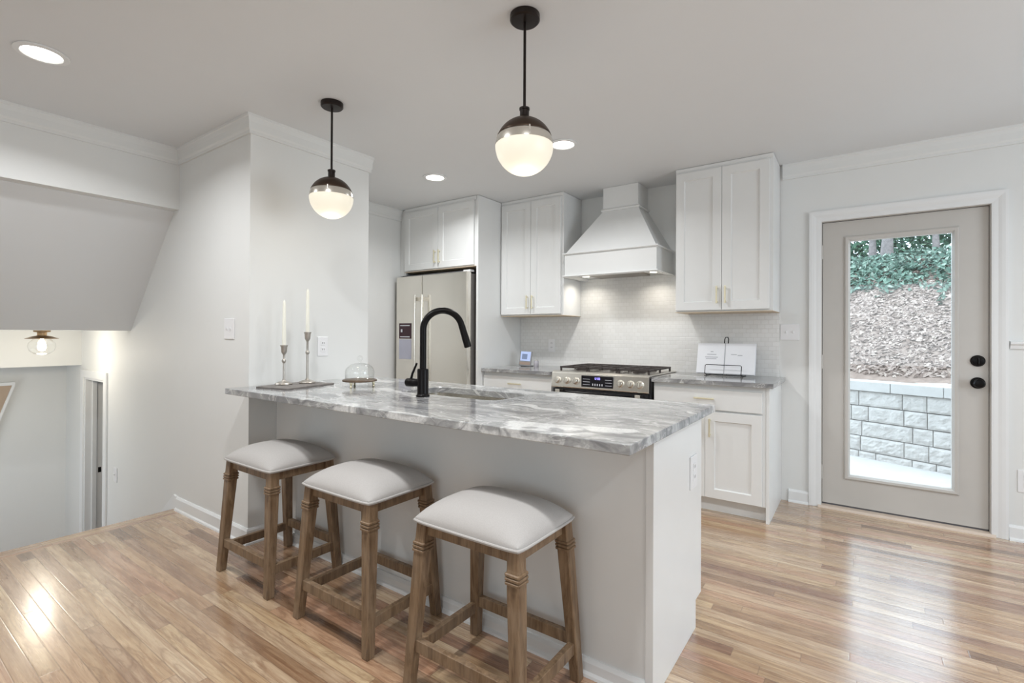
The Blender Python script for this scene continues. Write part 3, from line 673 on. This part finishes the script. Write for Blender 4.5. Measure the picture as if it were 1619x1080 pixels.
for x in (rx0 + .075, rx1 - .075): obj('handle_mount', B(x - .02, x + .02, 3.512, 3.563, .748, .792), M['steel'], dr_, bevel=.003)
obj('drawer', B(rx0 + .006, rx1 - .006, 3.562, 3.60, .03, .172), M['steel'], rng, bevel=.004)
obj('cooktop', B(rx0, rx1, 3.62, D - .012, .926, .938), M['steel'], rng, bevel=.002)
gw = (rx1 - rx0 - .05) / 3
for k in range(3):
    a = rx0 + .025 + k * gw; b = a + gw - .004; y0, y1 = 3.645, 4.165; bm = BM(); zt = .972; hh = .006
    for x in (a + .008, (a + b) / 2, b - .008): box(bm, x - hh, x + hh, y0, y1, zt - .014, zt)
    for y in (y0 + hh, y0 + .13, (y0 + y1) / 2, y1 - .13, y1 - hh): box(bm, a, b, y - hh, y + hh, zt - .014, zt)
    for x in (a + .008, b - .008):
        for y in (y0 + .008, (y0 + y1) / 2, y1 - .008): box(bm, x - .007, x + .007, y - .007, y + .007, .9385, zt - .01)
    obj('grate', bm, M['iron'], rng, bevel=.002)
for x, y in ((rx0 + .16, 3.78), (rx0 + .16, 4.04), ((rx0 + rx1) / 2, 3.91), (rx1 - .16, 3.78), (rx1 - .16, 4.04)):
    bm = BM(); lathe(bm, [(.05, .9385), (.05, .946), (.038, .948), (.038, .955), (.03, .957), (.003, .957)], (x, y), 24); obj('burner', bm, M['iron'], rng, smooth=True)

# ------------------------------------------------------------------ refrigerator
fr = thing('refrigerator', 'stainless side-by-side refrigerator with water dispenser', 'refrigerator', (-3.39, 3.8, 0))
fx0, fx1, fs, fy0, fzt = -3.872, -2.925, -3.502, 3.42, 1.815
obj('body', B(fx0 + .006, fx1 - .003, 3.49, 4.16, .0, 1.80), M['steel_side'], fr, bevel=.004)
dl = obj('door', B(fx0, fs - .003, fy0, 3.486, .06, fzt), M['steel'], fr, bevel=.008, seg=3)
dr_ = obj('door', B(fs + .003, fx1, fy0, 3.486, .06, fzt), M['steel'], fr, bevel=.008, seg=3)
for d_, x in ((dl, fs - .048), (dr_, fs + .048)):
    bm = BM(); tube(bm, [(x, fy0 - .050, .62), (x, fy0 - .055, .8), (x, fy0 - .055, 1.45), (x, fy0 - .050, 1.62)], .013, 14)
    for z in (.66, 1.58): box(bm, x - .011, x + .011, fy0 - .05, fy0 + .002, z - .018, z + .018)
    obj('handle', bm, M['steel'], d_, smooth=True)
dsp = obj('dispenser', B(-3.838, -3.618, fy0 - .006, fy0 + .004, .958, 1.372), M['steel'], dl, bevel=.003)
obj('dispenser_recess', B(-3.818, -3.640, fy0 - .0085, fy0 + .0, .985, 1.185), M['recess'], dl, bevel=.002)
obj('dispenser_screen', B(-3.818, -3.640, fy0 - .009, fy0 + .0, 1.19, 1.345), plain('dark_plum_panel', (.045, .012, .022), .15), dl, bevel=.002)
for z in (1.205, 1.318): obj('lettering', B(-3.800, -3.662, fy0 - .0100, fy0 - .0085, z, z + .008), M['key'], dl)
obj('dispenser_icon', B(-3.790, -3.768, fy0 - .0100, fy0 - .0085, 1.255, 1.285), M['key'], dl)
bm = BM(); box(bm, fx1 - .09, fx1 - .005, 3.47, 3.53, fzt + .001, fzt + .022); obj('hinge_cover', bm, plain('pale_grey_plastic', (.62, .62, .62), .4), fr, bevel=.003)
bm = BM(); box(bm, fx0 + .003, fx1 - .1, 3.50, 4.16, 1.8005, 1.835); obj('top_cover', bm, M['slot'], fr)
obj('kick_grille', B(fx0 + .01, fx1 - .01, 3.50, 3.53, 0.005, .055), M['slot'], fr)

# ------------------------------------------------------------------ things on the island
tray = thing('slate_tray', 'thin dark slate tray under the two candlesticks', 'tray', (-2.71, 1.635, ZC))
rot = Matrix.Rotation(math.radians(-11), 3, 'Z')
bm = BM(); rs = []
for z, g_ in ((ZC + .0004, .0), (ZC + .009, .0), (ZC + .010, -.003)):
    ring = []
    for x, y in rrect(-.125 - g_, .125 + g_, -.178 - g_, .178 + g_, .012, 3):
        k = 1 + .012 * noise.noise(Vector((x * 30, y * 30, 1))); ring.append(Vector((x * k, y * k, 0)))
    rs.append([(-2.71 + (rot.inverted() @ p).x, 1.635 + (rot.inverted() @ p).y, z) for p in ring])
rings(bm, rs); obj('board', bm, M['slate'], tray)
TZ = ZC + .0103
def candlestick(label, x, y, h, ch, clabel):
    c = thing('candlestick', label, 'candlestick', (x, y, TZ), 'silver candlesticks on the tray')
    bm = BM(); seg = 32
    prof = [(.044, 0), (.047, .004), (.043, .010), (.034, .013), (.030, .017), (.014, .020), (.009, .027)]
    rs = []
    for r, z in prof:
        rs.append([(x + r * (1 + .07 * math.cos(8 * t_) * min(1, r / .03)) * math.cos(t_), y + r * (1 + .07 * math.cos(8 * t_) * min(1, r / .03)) * math.sin(t_), TZ + z) for t_ in [2 * PI * i / seg for i in range(seg)]])
    rings(bm, rs); bmesh.ops.recalc_face_normals(bm, faces=bm.faces[:]); obj('base', bm, M['pewter'], c, smooth=True)
    zk = h * .60
    bm = BM(); lathe(bm, [(.0085, TZ + .024), (.0065, TZ + .035), (.0065, TZ + zk - .012), (.010, TZ + zk - .008), (.0125, TZ + zk), (.010, TZ + zk + .008), (.0062, TZ + zk + .012), (.0062, TZ + h - .06), (.009, TZ + h - .05)], (x, y), 20); obj('stem', bm, M['pewter'], c, smooth=True)
    bm = BM(); lathe(bm, [(.006, TZ + h - .056), (.011, TZ + h - .05), (.016, TZ + h - .04), (.0175, TZ + h - .012), (.0215, TZ + h - .002), (.0215, TZ + h), (.0125, TZ + h), (.0125, TZ + h - .02)], (x, y), 24); obj('cup', bm, M['pewter'], c, smooth=True)
    k = thing('taper_candle', clabel, 'candle', (x, y, TZ + h - .0195), 'ivory taper candles')
    bm = BM(); lathe(bm, [(.0105, TZ + h - .0195), (.0112, TZ + h), (.0085, TZ + h + ch - .02), (.006, TZ + h + ch - .006), (.0015, TZ + h + ch)], (x, y), 16); obj('wax', bm, M['candle'], k, smooth=True)
    bm = BM(); tube(bm, [(x, y, TZ + h + ch - .004), (x + .001, y, TZ + h + ch + .008)], .0009, 6); obj('wick', bm, M['candle'], k)
candlestick('short silver candlestick on the slate tray', -2.770, 1.590, .232, .265, 'ivory taper candle in the short candlestick')
candlestick('tall silver candlestick on the slate tray', -2.745, 1.725, .310, .262, 'ivory taper candle in the tall candlestick')
# glass cloche
KX, KY = -2.40, 1.845
ck = thing('cloche_stand', 'dark round footed board under the glass cloche', 'stand', (KX, KY, ZC))
bm = BM(); lathe(bm, [(.090, .958), (.098, .960), (.098, .967), (.094, .970), (.003, .970)], (KX, KY), 40); obj('board', bm, M['darkwood'], ck, smooth=True)
for k in range(3):
    a = math.radians(-75 + 120 * k); x, y = KX + .078 * math.cos(a), KY + .078 * math.sin(a)
    bm = BM(); lathe(bm, [(.004, ZC), (.008, ZC + .004), (.005, ZC + .012), (.009, ZC + .024), (.007, .959)], (x, y), 14); obj('leg', bm, M['gold'], ck, smooth=True)
cl = thing('glass_cloche', 'clear glass dome with round knob on the dark footed board', 'cloche', (KX, KY, .970))
pr = [(.083, .9705), (.083, 1.010)] + [(.083 * math.cos(PI / 2 * i / 12) ** .75, 1.010 + .056 * math.sin(PI / 2 * i / 12)) for i in range(1, 12)]
bm = BM(); lathe(bm, pr + [(.004, 1.0662)], (KX, KY), 40, cap=False); o = obj('dome', bm, M['glass'], cl, smooth=True); s = o.modifiers.new('thick', 'SOLIDIFY'); s.thickness = .003; s.offset = -1
bm = BM(); lathe(bm, [(.010, 1.064), (.006, 1.072), (.008, 1.078), (.0155, 1.086), (.017, 1.095), (.0135, 1.104), (.003, 1.109)], (KX, KY), 20); obj('knob', bm, M['glass'], cl, smooth=True)

# ------------------------------------------------------------------ things on the back counters
def tilted(loc, ang): return Matrix.Translation(loc) @ Matrix.Rotation(ang, 4, 'X')
def tb(bm, m, *a):
    vs = box(bm, *a); bmesh.ops.transform(bm, matrix=m, verts=vs)
bx, by = -.852, 4.03
stand = thing('cookbook_stand', 'black wire easel holding the open white cookbook', 'book stand', (bx, by, ZC))
lean = math.radians(-15); m = tilted((bx, by, ZC + .012), lean)
def W(p): return m @ Vector(p)
wr = .0028
bm = BM(); tube(bm, [W((-.13, -.055, -.010)), W((-.13, -.055, .055)), W((-.122, -.055, .062)), W((.122, -.055, .062)), W((.13, -.055, .055)), W((.13, -.055, -.010))], wr, 8); obj('front_rail', bm, M['black'], stand, smooth=True)
bm = BM(); zf = ZC + .0032
tube(bm, [W((-.13, -.055, -.008)), W((-.13, .012, -.002))], wr, 8); tube(bm, [W((.13, -.055, -.008)), W((.13, .012, -.002))], wr, 8); tube(bm, [W((-.13, .012, -.002)), W((.13, .012, -.002))], wr, 8)
tube(bm, [Vector((bx - .13, W((0, -.055, 0)).y, zf)), Vector((bx - .13, by + .13, zf))], wr, 8); tube(bm, [Vector((bx + .13, W((0, -.055, 0)).y, zf)), Vector((bx + .13, by + .13, zf))], wr, 8)
obj('ledge', bm, M['black'], stand, smooth=True)
bm = BM(); loop = [W((-.014, .013, 0)), W((-.014, .013, .285)), W((-.008, .013, .300)), W((.008, .013, .300)), W((.014, .013, .285)), W((.014, .013, 0))]
tube(bm, loop, .0034, 8); tb(bm, m, -.017, .017, .010, .016, .236, .25); obj('spine_loop', bm, M['black'], stand, smooth=True)
book = thing('open_cookbook', 'open white cookbook propped on the black wire easel', 'book', (bx, by, ZC + .015))
for s, x0, x1 in ((0, -.205, -.003), (1, .003, .215)):
    bm = BM(); tb(bm, m, x0, x1, -.016, -.002, .003, .243); pg = obj('page_block', bm, M['paper'], book, bevel=.002)
    bm = BM()
    if s == 0:
        for z, a, b in ((.172, -.105, -.085), (.150, -.130, -.062), (.128, -.145, -.050), (.116, -.138, -.060)): tb(bm, m, a, b, -.0167, -.0158, z, z + .006)
    else:
        for z, a, b in ((.152, .045, .085), (.146, .092, .125)): tb(bm, m, a, b, -.0167, -.0158, z, z + .006)
    obj('printed_lines', bm, M['ink'], pg)
bm = BM(); tb(bm, m, -.207, .217, -.0018, .001, .001, .245); obj('cover', bm, M['paper'], book)
bm = BM(); tb(bm, m, -.003, .003, -.0165, -.0025, .003, .242); obj('gutter', bm, M['ink'], book)
# small display
dx, dy = -2.665, 3.985; m = tilted((dx, dy, ZC + .004), math.radians(-12)) @ Matrix.Rotation(math.radians(12), 4, 'Z')
td = thing('tabletop_display', 'small grey framed display standing by the fridge panel', 'display', (dx, dy, ZC))
bm = BM(); tb(bm, m, -.062, .062, -.009, .009, .0, .150); obj('case', bm, M['frame_grey'], td, bevel=.004)
bm = BM(); tb(bm, m, -.052, .052, -.0105, -.008, .050, .142); obj('screen', bm, M['screen_lcd'], td)
bm = BM(); tb(bm, m, -.055, .055, -.0105, -.008, .012, .040); obj('lower_strip', bm, plain('tan_strip', (.36, .27, .22), .5), td)
bm = BM(); tb(bm, m, -.036, .018, -.0115, -.010, .066, .118); obj('picture', bm, plain('blue_grey_picture', (.22, .28, .44), .4), td)
bm = BM(); box(bm, dx - .05, dx + .05, dy + .005, dy + .075, ZC, ZC + .008); tb(bm, m, -.012, .012, .008, .012, .01, .10); obj('easel_foot', bm, M['frame_grey'], td)
cup = thing('small_cylinder', 'small purple-grey jar beside the framed display', 'cylinder', (-2.555, 4.02, ZC))  # plain lidded cylinder for an unidentified purple-grey blur
bm = BM(); lathe(bm, [(.022, ZC), (.024, ZC + .004), (.024, ZC + .052), (.020, ZC + .058)], (-2.555, 4.02), 20); obj('body', bm, plain('mauve_grey', (.46, .44, .48), .4), cup, smooth=True)
bm = BM(); lathe(bm, [(.021, ZC + .0582), (.021, ZC + .066), (.003, ZC + .069)], (-2.555, 4.02), 20); obj('lid', bm, plain('pale_lid', (.6, .58, .56), .4), cup, smooth=True)

# ------------------------------------------------------------------ switches and outlets
def plate(name, label, cat, origin, u, nrm, w_, h, kind):
    """origin = centre on the wall, u = horizontal direction along it, nrm = out of the wall"""
    u, nrm, o = Vector(u), Vector(nrm), Vector(origin)
    p = thing(name, label, cat, origin, 'wall plates')
    mm = Matrix((u, nrm, Vector((0, 0, 1)))).transposed().to_4x4(); mm.translation = o
    bm = BM(); tb(bm, mm, -w_ / 2, w_ / 2, .0002, .006, -h / 2, h / 2); bmesh.ops.recalc_face_normals(bm, faces=bm.faces[:]); obj('plate', bm, M['plastic'], p, bevel=.0025)
    if kind[0] == 'o':
        for z in (-.021, .021):
            bm = BM(); tb(bm, mm, -.016, .016, .006, .0085, z - .015, z + .015); bmesh.ops.recalc_face_normals(bm, faces=bm.faces[:]); r = obj('socket', bm, M['plastic'], p, bevel=.002)
            bm = BM(); tb(bm, mm, -.008, -.005, .0085, .0088, z - .004, z + .008); tb(bm, mm, .005, .008, .0085, .0088, z - .004, z + .008); obj('slots', bm, M['slot'], r)
    else:
        n = int(kind[1])
        for k in range(n):
            x = (k - (n - 1) / 2) * .046; bm = BM(); tb(bm, mm, x - .005, x + .005, .006, .008, -.012, .012); tb(bm, mm, x - .0035, x + .0035, .006, .017, -.002, .006); bmesh.ops.recalc_face_normals(bm, faces=bm.faces[:])
            obj('toggle', bm, M['plastic'] if kind[2:] != 'd' else M['frame_grey'], p, bevel=.001)
plate('light_switch', 'double switch plate on the wall by the stair-side corner', 'switch', (-3.165, YS0, 1.265), (1, 0, 0), (0, -1, 0), .125, .128, 's2')
plate('light_switch', 'double switch plate between upper cabinet and exterior door', 'switch', (-.430, D, 1.265), (1, 0, 0), (0, -1, 0), .125, .120, 's2')
plate('light_switch', 'small switch plate low on the stairwell wall', 'switch', (-5.135, YS0, .035), (1, 0, 0), (0, -1, 0), .075, .12, 's1')
plate('wall_outlet', 'white outlet on the wall above the slate tray', 'outlet', (XS, 1.950, 1.152), (0, 1, 0), (1, 0, 0), .078, .128, 'o')
plate('wall_outlet', 'white outlet on the tile backsplash behind the small display', 'outlet', (-2.492, D - .009, 1.132), (1, 0, 0), (0, -1, 0), .076, .125, 'o')
plate('wall_outlet', 'white outlet on the end panel of the island', 'outlet', (XE, 2.105, .672), (0, 1, 0), (1, 0, 0), .092, .135, 'o')
plate('wall_outlet', 'white outlet on the wall below the chair rail', 'outlet', (.825, D, .365), (1, 0, 0), (0, -1, 0), .085, .135, 'o')

# ------------------------------------------------------------------ outside
struct('ground', B(-9, 9, D + .16, 16, -.35, -.11), M['patio'])
struct('ground_step', B(-1.2, 1.6, D + .16, D + .5, -.11, -.02), M['patio'])
u = Vector((.906, -.423, 0)).normalized(); nv = Vector((-u.y, u.x, 0)); P0 = Vector((.32, 6.585, 0))   # along the retaining wall, and behind it
def wp(a, b, z): return P0 + u * a + nv * b + Vector((0, 0, z))
rw = thing('retaining_wall', 'pale split-face block retaining wall beyond the door glass', 'retaining wall', P0 + Vector((0, 0, -.11)))
bm = BM(); rh = .167; random.seed(3)
for r in range(5):
    z0 = -.205 + r * rh; a = -3.2 - random.random() * .2; seq = [.41, .21, .47, .17, .33, .20]
    k = r * 2
    while a < 3.2:
        L_ = seq[k % 6]; k += 1; g_ = .0035; nx, nz = max(3, int(L_ / .025)), 7
        def fp(i, j):
            x = a + g_ + (L_ - 2 * g_) * i / nx; z = z0 + .004 + (rh - .008) * j / nz
            e_ = (i in (0, nx)) or (j in (0, nz))
            d_ = .004 if e_ else -.008 + .014 * noise.noise(Vector((x * 17, z * 17, r + k))) + .007 * noise.noise(Vector((x * 45, z * 45, r)))
            return wp(x, d_, z)
        gr = [[bm.verts.new(fp(i, j)) for j in range(nz + 1)] for i in range(nx + 1)]
        for i in range(nx):
            for j in range(nz): bm.faces.new((gr[i][j], gr[i + 1][j], gr[i + 1][j + 1], gr[i][j + 1]))
        bd = [gr[i][0] for i in range(nx)] + [gr[nx][j] for j in range(nz)] + [gr[i][nz] for i in range(nx, 0, -1)] + [gr[0][j] for j in range(nz, 0, -1)]
        bk = [bm.verts.new(v.co + nv * .2) for v in bd]
        for i in range(len(bd)): bm.faces.new((bd[i], bk[i], bk[(i + 1) % len(bd)], bd[(i + 1) % len(bd)]))
        a += L_
bmesh.ops.recalc_face_normals(bm, faces=bm.faces[:]); obj('block_courses', bm, M['block'], rw)
bm = BM(); a = -3.2
while a < 3.2:
    vs = [wp(x, y, z) for z in (.632, .738) for x, y in ((a + .002, -.03), (a + .448, -.03), (a + .448, .27), (a + .002, .27))]
    v = [bm.verts.new(p) for p in vs]
    for f in ((3, 2, 1, 0), (4, 5, 6, 7), (0, 1, 5, 4), (1, 2, 6, 5), (2, 3, 7, 6), (3, 0, 4, 7)): bm.faces.new([v[i] for i in f])
    a += .45
obj('cap_course', bm, M['cap'], rw, bevel=.006)
def hill(a, b):
    s = max(0, min(b, 3.7) - .15); z = .70 + .60 * s - .02 * s * s + .02 * max(0, b - 3.7)
    return z + .05 * noise.noise(Vector((a * 1.4, b * 1.4, 0))) + .02 * noise.noise(Vector((a * 5, b * 5, 3)))
bm = BM(); na, nb = 70, 50; g = [[bm.verts.new(wp(-6 + 12 * i / na, .21 + 8 * j / nb, hill(-6 + 12 * i / na, .21 + 8 * j / nb))) for j in range(nb + 1)] for i in range(na + 1)]
for i in range(na):
    for j in range(nb): bm.faces.new((g[i][j], g[i + 1][j], g[i + 1][j + 1], g[i][j + 1]))
struct('terrain', bm, M['soil'], smooth=True)
def leaves(name, label, cat, mat, count, place, size, seed, curl=.35):
    random.seed(seed); bm = BM(); tones = []
    for _ in range(count):
        p, up = place(); s = size * (.55 + .9 * random.random())
        nrm = (up + Vector((random.uniform(-1, 1), random.uniform(-1, 1), random.uniform(-1, 1))) * curl * 1.6).normalized()
        t1 = nrm.orthogonal().normalized(); t1.rotate(Matrix.Rotation(random.uniform(0, 2 * PI), 3, nrm)); t2 = nrm.cross(t1)
        q = [p - t1 * s, p + t2 * s * .5 + nrm * s * .12, p + t1 * s * 1.1, p - t2 * s * .5 + nrm * s * .12]
        bm.faces.new([bm.verts.new(x) for x in q]); tones.append(min(1, max(0, random.gauss(.52, .24))))
    o = obj(name, bm, mat); at = o.data.attributes.new('tone', 'FLOAT', 'FACE')
    at.data.foreach_set('value', tones); o['kind'] = 'stuff'; return tag(o, label, cat)
UPN = (nv * -.5 + Vector((0, 0, .85))).normalized()
def pl_litter():
    a, b = random.uniform(-3.6, 1.5), random.uniform(.31, 3.4); return wp(a, b, hill(a, b) + .012), UPN
leaves('fallen_leaves', 'dry tan leaf litter covering the slope above the block wall', 'leaf litter', M['litter'], 26000, pl_litter, .026, 11)
def pl_ivy():
    a = random.uniform(-4.2, 1.5); b = 2.05 + random.random() ** .8 * 1.9 + .45 * noise.noise(Vector((a * 2.3, 0, 0))) + .3 * noise.noise(Vector((a * 7, 4, 0)))
    b = b if noise.noise(Vector((a * 3.5, b * 3.5, 9))) > -.12 - (b - 2.3) else b + 1.0; return wp(a, b, hill(a, b) + random.uniform(.01, .09)), UPN
leaves('ivy', 'green ivy ground cover on the upper slope', 'ivy', M['ivy'], 10000, pl_ivy, .042, 12, .7)
def pl_fol():
    a = random.uniform(-4.5, 6); b = random.uniform(5.2, 7.6); z = hill(a, b) + random.uniform(.0, 1.0) ** 1.6 * 1.3
    return wp(a, b, z), Vector((0, -1, .4)).normalized()
leaves('undergrowth', 'dense woodland leaves at the top of the slope', 'undergrowth', M['foliage'], 20000, pl_fol, .06, 13, 1.2)
random.seed(5)
for k, (a, b, r, lab) in enumerate(((-1.95, 4.35, .085, 'pale thick tree trunk at the top of the slope'), (-2.48, 5.0, .06, 'dark slim tree trunk beside the pale thick trunk'), (-1.45, 5.0, .05, 'slim tree trunk deeper in the woodland leaves'))):
    p = wp(a, b, hill(a, b) - .05); t = thing('tree', lab, 'tree', p, 'trees on the slope')
    bm = BM(); tube(bm, [p + Vector((.02 * math.sin(i * 1.3 + k), .02 * math.cos(i * 1.7), i * .55)) for i in range(8)], [r * (1.35 if i == 0 else 1 - .05 * i) for i in range(8)], 14); obj('trunk', bm, M['bark'], t, smooth=True)
    bm = BM(); tube(bm, [p + Vector((0, 0, 2.4)), p + Vector((.35, .1, 2.9)), p + Vector((.8, .1, 3.3))], [r * .4, r * .3, r * .2], 8); obj('branch', bm, M['bark'], t, smooth=True)
